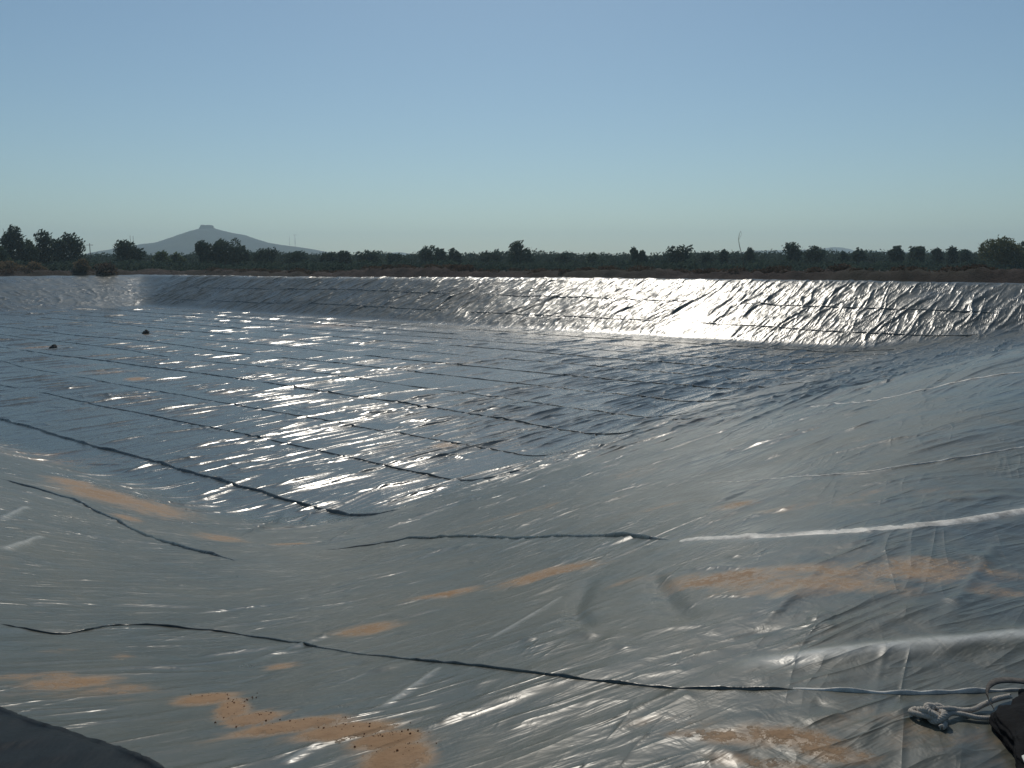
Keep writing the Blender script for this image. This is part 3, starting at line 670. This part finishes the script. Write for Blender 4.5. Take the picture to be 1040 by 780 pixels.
# brown scrub on the spoil bank
blobs = []
for i in range(520):
    u = rnd.uniform(-16, 116); v = LV+RF+rnd.uniform(4., 13)
    if i % 4 == 0: u = LU+RL+rnd.uniform(3, 13); v = rnd.uniform(10, LV+10)
    x, y = xy_of(u, v); g = gz_at(x, y); s = rnd.uniform(.2, .75)
    if y < 20: continue
    blobs.append((x, y, g+s*.4, s*1.6, s*1.2, s*.55))
v, f = leaf_cloud(blobs, 34000, .15, rnd)
tag(link('scrub', np_mesh('scrub', v, f, False), M_leaf_brown), 'low brown scrub and weeds growing along the spoil bank', 'scrub', kind='stuff')

# ------------------------------------------------------------------ hills
def hill(name, prof, D, depth, seed, col):
    xs = np.array([(p[0]-520)/816.*D for p in prof]); zs = np.array([HE+(267-p[1])/816.*D*1.01 for p in prof])
    gx = np.linspace(xs[0]-.02*D, xs[-1]+.02*D, 260); gy = np.linspace(-depth, depth, 70)
    zz = np.interp(gx, xs, zs, left=-8, right=-8)
    Zg = zz[:, None]*np.exp(-(np.abs(gy)/(depth*.45))**1.6)[None, :]
    GX_, GY_ = np.meshgrid(gx, gy, indexing='ij')
    nz = fbm(GX_/45., GY_/45., seed, 4)-.5
    Zg = Zg+nz*np.clip(Zg, 0, 30)*.30*(np.abs(GY_) > depth*.03)-4*(np.abs(GY_) > depth*.9)
    gi = np.arange(GX_.size).reshape(GX_.shape)
    fq = np.stack([gi[:-1, :-1], gi[1:, :-1], gi[1:, 1:], gi[:-1, 1:]], -1).reshape(-1, 4)
    b = NB(name+'_slope'); c = b.coord(); n = b.noise(c, .03, 5, .7); n2 = b.noise(c, .008, 4, .6)
    cc = b.mix(b.ramp(n, .4, .6), tuple(x*.6 for x in col), tuple(x*1.25 for x in col)); cc = b.mix(b.math('MULTIPLY', b.ramp(n2, .45, .6), .5), cc, (.06, .07, .045))
    b.principled(Base_Color=cc, Roughness=.95, Specular_IOR_Level=.1, Normal=b.bump(n, .8, 6.))
    o = link(name, np_mesh(name, np.stack([GX_, GY_+D, Zg], -1).reshape(-1, 3), fq), b.m); tag(o, kind='structure'); return o, b.m
PEAK = [(92, 266), (112, 259), (130, 252.5), (150, 248.5), (168, 247), (178, 244.5), (190, 240), (201, 235.5), (209, 233.4), (222, 233), (230, 235.2), (240, 237.5), (252, 239.5), (262, 243), (275, 247), (290, 249.5), (303, 251), (320, 253.5), (340, 257.5), (352, 261), (366, 266)]
_, M_rock = hill('hill', PEAK, 2300., 620., 201, (.022, .034, .036))
hill('distant_ridge', [(690, 266), (730, 262), (752, 257), (765, 255), (790, 254.6), (815, 254), (830, 253), (842, 251.5), (850, 252), (862, 255), (900, 256), (940, 257), (960, 259), (985, 266)], 3300., 500., 203, (.07, .08, .075))
hill('distant_rise', [(340, 266), (385, 258.5), (405, 256.5), (425, 258.5), (500, 262), (540, 266)], 3000., 300., 206, (.07, .08, .075))

# flat topped rock crowning the peak
def rock_outcrop():
    D = 2300.; x = (215.3-520)/816.*D; z = HE+(267-233.2)/816.*D
    bm = bmesh.new()
    for dx, dz, w, h, d in ((0, 0, 30, 9.5, 26), (-9, 1, 10, 10.2, 20), (8, .5, 12, 10.6, 22), (-15, -3, 8, 7, 16), (17, -3, 8, 6, 14)):
        r = bmesh.ops.create_cube(bm, size=1, matrix=Matrix.Translation((dx, 0, h/2+dz-5))@Matrix.Diagonal((w, d, h+8, 1)))
    bmesh.ops.bevel(bm, geom=bm.edges[:], offset=1.2, segments=2, affect='EDGES')
    for v in bm.verts:
        v.co += Vector((mnoise.noise(v.co*.13), mnoise.noise(v.co*.13+Vector((5, 0, 0))), mnoise.noise(v.co*.13+Vector((0, 9, 0)))*.5))*2.
    me = bpy.data.meshes.new('rock_outcrop'); bm.to_mesh(me); bm.free()
    o = link('rock_outcrop', me, M_rock); o.location = (x, D, z)
    tag(o, 'flat topped block of rock crowning the peak of the distant hill', 'rock outcrop')
rock_outcrop()

# ------------------------------------------------------------------ masts and poles
def mast(px, top, bot, D, r, name, label, cat, cross=0, group=None, zb=None):
    x = (px-520)/816.*D; zt = HE+(267-top)/816.*D; z0 = HE+(267-bot)/816.*D if zb is None else zb
    root = empty(name, (x, D, z0), label, cat, group); H = zt-z0
    v, f = tube_geo([(0, 0, -2), (0, 0, H*.5), (0, 0, H)], [r, r*.8, r*.55], 8)
    link('shaft', np_mesh('shaft', np.array(v), np.array(f)), M_wood if 'pole' in name else M_steel, root)
    for k in range(cross):
        z = H*(.93-.09*k); L = r*7
        v, f = tube_geo([(-L, 0, z), (L, 0, z)], [r*.45, r*.45], 5); link('cross_arm', np_mesh('cross_arm', np.array(v), np.array(f)), M_wood if 'pole' in name else M_steel, root)
    return root
mast(297.5, 240.5, 251, 2300., .55, 'radio_mast', 'thin shorter mast, leftmost on the right shoulder of the hill', 'mast')
mast(303, 238.5, 251, 2300., .75, 'radio_mast', 'tallest thin mast standing on the right shoulder of the hill', 'mast', 1)
mast(97.2, 247.5, 262, 215., .13, 'utility_pole', 'lone utility pole in the gap right of the twin rounded trees', 'pole', 1, zb=0)
mast(138.3, 240, 262, 260., .09, 'utility_pole', 'thin left pole of the pair rising behind the round tree', 'pole', 0, zb=0)
mast(141.2, 240.5, 262, 260., .09, 'utility_pole', 'thin right pole of the pair rising behind the round tree', 'pole', 0, zb=0)
# bare crooked stem standing above the scrub
D = 150.
pts = [(754, 277), (751.5, 262), (749.5, 256), (747.3, 248), (746.6, 243), (747.2, 239), (748.3, 235.5)]
path = [((a-751)/816.*D, 0, HE+(267-b_)/816.*D) for a, b_ in pts]; path = [tuple(q) for q in catmull(path, 4)]
root = empty('bare_stem', ((751-520)/816.*D, D, 0), 'tall bare crooked stem rising alone above the brown bank', 'bare stem')
v, f = tube_geo(path, [.085-.06*i/(len(path)-1) for i in range(len(path))], 7); link('stem', np_mesh('stem', np.array(v), np.array(f)), M_bark, root)
pa = path[len(path)//2+3]; pb = (pa[0]+.55, .1, pa[2]+1.5)
v, f = tube_geo([pa, ((pa[0]+pb[0])/2+.12, 0, (pa[2]+pb[2])/2), pb], [.03, .022, .012], 5); link('twig', np_mesh('twig', np.array(v), np.array(f)), M_bark, root)

# ------------------------------------------------------------------ dark lumps on the pond floor
M_lump = simple('dark_mud', (.035, .033, .032), .8, .2, 3., bumpd=.03)
def lump(x, y, sx, sy, sz, seed, label):
    bm = bmesh.new(); bmesh.ops.create_icosphere(bm, subdivisions=4, radius=1)
    for v in bm.verts:
        p = v.co.copy(); k = 1+.35*mnoise.noise(p*1.4+Vector((seed, 0, 0)))+.15*mnoise.noise(p*4+Vector((seed, 0, 0)))
        q = p*k; q.z = max(q.z, -.3); v.co = (q.x*sx, q.y*sy, q.z*sz*(1.2 if q.x > 0 else .7))
    for fc in bm.faces: fc.smooth = True
    me = bpy.data.meshes.new('stone'); bm.to_mesh(me); bm.free()
    o = link('stone', me, M_lump); o.location = (x, y, surf(x, y)+.05); tag(o, label, 'stone')
lump(LUMPS[0][0], LUMPS[0][1], .30, .30, .22, 3, 'dark lump on the pond floor nearest the left edge, on a sandy smear')
lump(LUMPS[1][0], LUMPS[1][1], .30, .32, .27, 8, 'dark lump farther out on the pond floor, below the round tree')

# clods scattered over the nearest sand
M_clod = simple('soil_clods', (.13, .060, .032), .95, .1, 40.)
V_ = []; F_ = []
ico = bmesh.new(); bmesh.ops.create_icosphere(ico, subdivisions=1, radius=1); iv = [v.co.copy() for v in ico.verts]; jf = [[v.index for v in f.verts] for f in ico.faces]; ico.free()
near_sand = [s for s in SAND if math.hypot(s[0], s[1]) < 5.2 and s[5] >= 1]
for i in range(190):
    s = near_sand[rnd.randrange(len(near_sand))] if i > 260 else near_sand[rnd.randrange(min(7, len(near_sand)))]
    x = s[0]+rnd.gauss(0, .6)*s[2]; y = s[1]+(rnd.uniform(.35, 1.0) if rnd.random() < .75 else rnd.gauss(0, .5))*s[3]; z = surf(x, y); r = rnd.choice((.0012, .0012, .0018, .0018, .0026, .0042))*rnd.uniform(.7, 1.3)
    k = len(V_); rr = [rnd.uniform(.7, 1.2) for _ in iv]
    V_ += [(x+p.x*r*q, y+p.y*r*q, z+r*.4+p.z*r*q*.8) for p, q in zip(iv, rr)]; F_ += [tuple(k+a for a in f) for f in jf]
tag(link('soil_clods', np_mesh('soil_clods', np.array(V_), np.array(F_), False), M_clod), 'crumbs of orange soil scattered over the sand on the near film', 'soil crumbs', kind='stuff')

# ------------------------------------------------------------------ black sheet lapping over the lower left corner
M_black = None
b = NB('black_film'); c = b.coord()
b.principled(Base_Color=b.mix(b.noise(c, 6, 4), (.004, .006, .008), (.009, .012, .014)), Roughness=.46, Specular_IOR_Level=.13, Normal=b.bump(b.noise(b.mapping(c, scale=(1, .3, 1), rot=(0, 0, .5)), 9, 4), .5, .02))
M_black = b.m
edge = catmull([(-4.2, 4.3), (-3.3, 3.75)]+list(FLAP)+[(-1.05, 2.42), (-.8, 2.2), (-.5, 1.9)], 14)
n = len(edge); rows = 60; V_ = np.zeros((n, rows, 3))
for i, (x, y) in enumerate(edge):
    a = edge[max(i-1, 0)]; c_ = edge[min(i+1, n-1)]; dx = c_[0]-a[0]; dy = c_[1]-a[1]; L = math.hypot(dx, dy); nx, ny = dy/L*-1, dx/L
    if ny > 0: nx, ny = -nx, -ny      # towards the viewer's side
    jit = .008*mnoise.noise((x*9, y*9, 0))+.009*mnoise.noise((x*34, y*34, 3))
    for j in range(rows):
        s = j/(rows-1)
        if j == 0: d = .012; zz_ = -.002
        elif j == 1: d = -.004; zz_ = .004
        elif j == 2: d = -.006; zz_ = .016+.006*mnoise.noise((x*25, y*25, 9))
        elif j == 3: d = .006; zz_ = .024+.010*mnoise.noise((x*14, y*14, 5))
        elif j == 4: d = .022; zz_ = .018
        else: d = .03+(j-5)/(rows-6)*1.6; zz_ = .014+.012*mnoise.noise((x*3+d*2, y*3, 7))+.012*(.9-abs(mnoise.noise((x*4+d*1.2, y*4-d*3, 1)))*1.6)*min(1, d*6)
        X_ = x+nx*(d+jit*(1 if j < 6 else .3)); Y_ = y+ny*(d+jit*(1 if j < 6 else .3))
        rr_ = max(1.2, math.hypot(X_, Y_)); V_[i, j] = (X_, Y_, (surf(X_, Y_) if rr_ > 1.3 else surf(X_*1.3/rr_, Y_*1.3/rr_))+zz_)
gi = np.arange(n*rows).reshape(n, rows)
fq = np.stack([gi[:-1, :-1], gi[1:, :-1], gi[1:, 1:], gi[:-1, 1:]], -1).reshape(-1, 4)
o = link('black_sheet', np_mesh('black_sheet', V_.reshape(-1, 3), fq), M_black)
tag(o, 'matt black plastic sheet with a ragged rolled edge lapping over the grey film', 'plastic sheet')

# ------------------------------------------------------------------ knotted cord and the black bag it closes
b = NB('cord_fibre'); c = b.coord()
b.principled(Base_Color=b.mix(b.noise(c, 90, 4, .7), (.30, .26, .21), (.62, .57, .50)), Roughness=.9, Specular_IOR_Level=.15, Normal=b.bump(b.noise(c, 400, 2), .6, .002))
M_cord = b.m
def rope_geo(path, R_, twist=260., n=5, strands=3):
    P = catmull(path, 14); parts = []
    # arc-length frames
    fr = []; arc = 0; pu = None
    for i in range(len(P)):
        a = Vector(P[max(i-1, 0)]); c_ = Vector(P[min(i+1, len(P)-1)]); d = (c_-a).normalized()
        if i: arc += (Vector(P[i])-Vector(P[i-1])).length
        u = d.orthogonal().normalized() if pu is None else (pu-d*pu.dot(d)).normalized(); pu = u
        fr.append((Vector(P[i]), u, d.cross(u), arc))
    for s in range(strands):
        path_ = [tuple(p+(u*math.cos(twist*ar+s*2*math.pi/strands)+w*math.sin(twist*ar+s*2*math.pi/strands))*R_*.56) for p, u, w, ar in fr]
        parts.append(tube_geo(path_, [R_*.50]*len(path_), n))
    return join_geo(parts)
zc = lambda x, y, h=.012: (x, y, surf(x, y)+h)
KX, KY = 1.475, 2.615
bag = empty('black_bag', (BAGX, BAGY, surf(BAGX, BAGY)), 'crumpled black bag with a knotted cord in the lower right corner', 'bag')
def child(name, v, f, mat, smooth=True):
    o = link(name, np_mesh(name, np.array(v, dtype=float)-np.array(tuple(bag.location)), f, smooth), mat, bag); return o
cord = [zc(1.80, 2.70, .05), zc(1.755, 2.705, .035), zc(1.70, 2.692, .02), zc(1.65, 2.668, .014), zc(1.60, 2.655, .018), (1.555, 2.645, surf(1.555, 2.645)+.030), (KX+.055, KY+.022, surf(KX, KY)+.034), (KX+.02, KY+.014, surf(KX, KY)+.038)]
cord2 = [zc(1.78, 2.645, .04), zc(1.74, 2.640, .022), zc(1.69, 2.620, .012), zc(1.64, 2.618, .012), zc(1.595, 2.632, .016), (1.555, 2.635, surf(1.555, 2.64)+.018), (KX+.05, KY+.004, surf(KX, KY)+.018), (KX+.01, KY-.002, surf(KX, KY)+.02)]
v1, f1 = rope_geo(cord, .0098); v2, f2 = rope_geo(cord2, .0088)
v, f = join_geo([(v1, f1), (v2, f2)])
co = child('drawcord', v, f, M_cord)
# knot: the cord looped through itself, ends left short
kp = []
for i in range(41):
    t = i/40*2*math.pi*1.0
    kx = (math.sin(t)+2*math.sin(2*t)); ky = (math.cos(t)-2*math.cos(2*t)); kz = -math.sin(3*t)
    kp.append((KX+.012+kx*.0165, KY+.006+ky*.0125, surf(KX, KY)+.026+kz*.013))
tail = [(KX+.01, KY-.02, surf(KX, KY)+.02), (KX-.02, KY-.012, surf(KX, KY)+.025), (KX-.052, KY+.012, surf(KX, KY)+.022), (KX-.058, KY+.034, surf(KX, KY)+.016), (KX-.036, KY+.042, surf(KX, KY)+.020), (KX-.022, KY+.020, surf(KX, KY)+.026), (KX, KY+.01, surf(KX, KY)+.02)]
tail2 = [(KX+.045, KY+.02, surf(KX, KY)+.03), (KX+.015, KY+.03, surf(KX, KY)+.04), (KX-.012, KY+.018, surf(KX, KY)+.046), (KX-.014, KY-.010, surf(KX, KY)+.04), (KX+.014, KY-.024, surf(KX, KY)+.024), (KX+.024, KY-.040, surf(KX, KY)+.012), (KX+.004, KY-.055, surf(KX, KY)+.010)]
v, f = join_geo([rope_geo(kp, .0112), rope_geo(tail, .0104), rope_geo(tail2, .0104)])
ko = link('knot', np_mesh('knot', np.array(v)-np.array(tuple(bag.location)), f), M_cord, co)
# body of the bag: gathered cloth
b = NB('black_cloth'); c = b.coord()
b.principled(Base_Color=b.mix(b.noise(c, 30, 4), (.003, .003, .0035), (.008, .008, .009)), Roughness=.8, Specular_IOR_Level=.12, Normal=b.bump(b.noise(c, 60, 3), .5, .006))
M_cloth = b.m
bm = bmesh.new(); bmesh.ops.create_icosphere(bm, subdivisions=6, radius=1)
for v in bm.verts:
    p = v.co.copy(); a = math.atan2(p.y, p.x)
    k = 1+.10*math.sin(a*7+p.z*3)+.20*mnoise.noise(p*1.7)+.10*mnoise.noise(p*4.5)-.07*abs(mnoise.noise(p*7+Vector((3, 0, 0))))
    neck = ss(-.2, -1., np.array(p.x*.8-p.y*.3))
    q = Vector((p.x*.20*k, p.y*.36*k, max(p.z, -.55)*.065*k+.03))
    c_a, s_a = math.cos(-.42), math.sin(-.42)
    v.co = Vector((q.x*c_a-q.y*s_a, q.x*s_a+q.y*c_a, q.z*(1-.4*float(ss(.2, 1., np.array(p.y))))))
for fc in bm.faces: fc.smooth = True
me = bpy.data.meshes.new('cloth_body'); bm.to_mesh(me); bm.free(); body = link('cloth_body', me, M_cloth, bag)
M_strap = simple('strap_webbing', (.10, .09, .08), .85, .2, 60.)
# collar strap looping over the neck
st = catmull([(-.125, .23, .03), (-.12, .28, .05), (-.08, .335, .06), (-.01, .37, .06), (.10, .37, .05), (.24, .33, .03)], 8)
V_ = []; 
for i, p in enumerate(st):
    for dx, dz in ((-.5, -.25), (-.45, .3), (.45, .35), (.5, -.2)): V_.append((p[0]+dx*.010, p[1]+dx*.034, p[2]+dz*.010))
F_ = []
for i in range(len(st)-1):
    for k in range(4): a = i*4+k; b2 = i*4+(k+1) % 4; F_.append((a, b2, b2+4, a+4))
link('strap', np_mesh('strap', np.array(V_), np.array(F_)), M_strap, bag)
# pale label panel on the bag
M_white = simple('pale_fabric', (.72, .72, .66), .6, .3, 20., .08)
g = [(PNX+a*.05, PNY+b_*.04) for b_ in range(5) for a in range(5)]
V_ = [(x+.25*(y-PNY-.16), y+.2*(x-PNX), .070+.35*(x-PNX)+.006*math.sin(x*40)+.004*math.cos(y*60)) for x, y in g]
V_ += [(x, y, z-.006) for x, y, z in V_]
F_ = []
for r_i in range(4):
    for c_i in range(4):
        a = r_i*5+c_i; F_.append((a, a+1, a+6, a+5)); F_.append((a+25, a+30, a+31, a+26))
for k in range(4):
    F_ += [(k, k+25, k+26, k+1), (20+k, 21+k, 46+k, 45+k), (k*5, k*5+5, k*5+30, k*5+25), (k*5+4, k*5+29, k*5+34, k*5+9)]
link('pale_panel', np_mesh('pale_panel', np.array(V_), np.array(F_)), M_white, bag)

# ------------------------------------------------------------------ haze
bm = bmesh.new(); bmesh.ops.create_cube(bm, size=1, matrix=Matrix.Translation((0, 0, 75))@Matrix.Diagonal((8800, 8800, 170, 1)))
me = bpy.data.meshes.new('haze'); bm.to_mesh(me); bm.free()
hz = bpy.data.materials.new('haze_air'); hz.use_nodes = True; nt = hz.node_tree; nt.nodes.clear()
o_ = nt.nodes.new('ShaderNodeOutputMaterial'); pv = nt.nodes.new('ShaderNodeVolumePrincipled')
pv.inputs['Color'].default_value = (.72, .92, 1., 1); pv.inputs['Density'].default_value = HAZE; pv.inputs['Anisotropy'].default_value = .3
nt.links.new(pv.outputs[0], o_.inputs['Volume'])
tag(link('haze', me, hz), kind='stuff')

# ------------------------------------------------------------------ light
SUN_EL = math.radians(46.5); SUN_AZ = math.radians(0.)     # azimuth clockwise from +Y
w = bpy.data.worlds.new('World'); scene.world = w; w.use_nodes = True; nt = w.node_tree; nt.nodes.clear()
wo = nt.nodes.new('ShaderNodeOutputWorld'); bg = nt.nodes.new('ShaderNodeBackground'); sky = nt.nodes.new('ShaderNodeTexSky')
sky.sky_type = 'NISHITA'; sky.sun_disc = False; sky.sun_elevation = SUN_EL; sky.sun_rotation = SUN_AZ
sky.altitude = 300; sky.air_density = AIR; sky.dust_density = DUST; sky.ozone_density = OZONE
bg.inputs[1].default_value = SKY
tint = nt.nodes.new('ShaderNodeMix'); tint.data_type = 'RGBA'; tint.blend_type = 'MULTIPLY'; tint.inputs[0].default_value = 1; tint.inputs[7].default_value = TINT
nt.links.new(sky.outputs[0], tint.inputs[6]); nt.links.new(tint.outputs[2], bg.inputs[0]); nt.links.new(bg.outputs[0], wo.inputs[0])
sl_ = bpy.data.lights.new('sun', 'SUN'); sl_.energy = SUN; sl_.angle = math.radians(.5); sl_.color = (1., .93, .82)
so = bpy.data.objects.new('sun', sl_); COL.objects.link(so); so.rotation_euler = (-(math.pi/2-SUN_EL), 0, -SUN_AZ)

# ------------------------------------------------------------------ camera
cd = bpy.data.cameras.new('camera'); cam = bpy.data.objects.new('camera', cd); COL.objects.link(cam)
cd.sensor_width = 36; cd.sensor_fit = 'HORIZONTAL'; cd.lens = 816/1040*36; cd.clip_start = .05; cd.clip_end = 9000
cam.location = (0, 0, HE); cam.rotation_euler = (math.pi/2-math.atan(123/816.), 0, 0)
scene.camera = cam
scene.render.film_transparent = False
vs = scene.view_settings; vs.view_transform = 'Standard'; vs.look = 'None'; vs.gamma = 1; vs.exposure = EXPO; vs.use_curve_mapping = False
cy = scene.cycles; cy.max_bounces = 5; cy.diffuse_bounces = 2; cy.glossy_bounces = 3; cy.transmission_bounces = 2; cy.volume_bounces = 1
cy.use_denoising = True; cy.sample_clamp_indirect = 4.; cy.caustics_reflective = False; cy.caustics_refractive = False
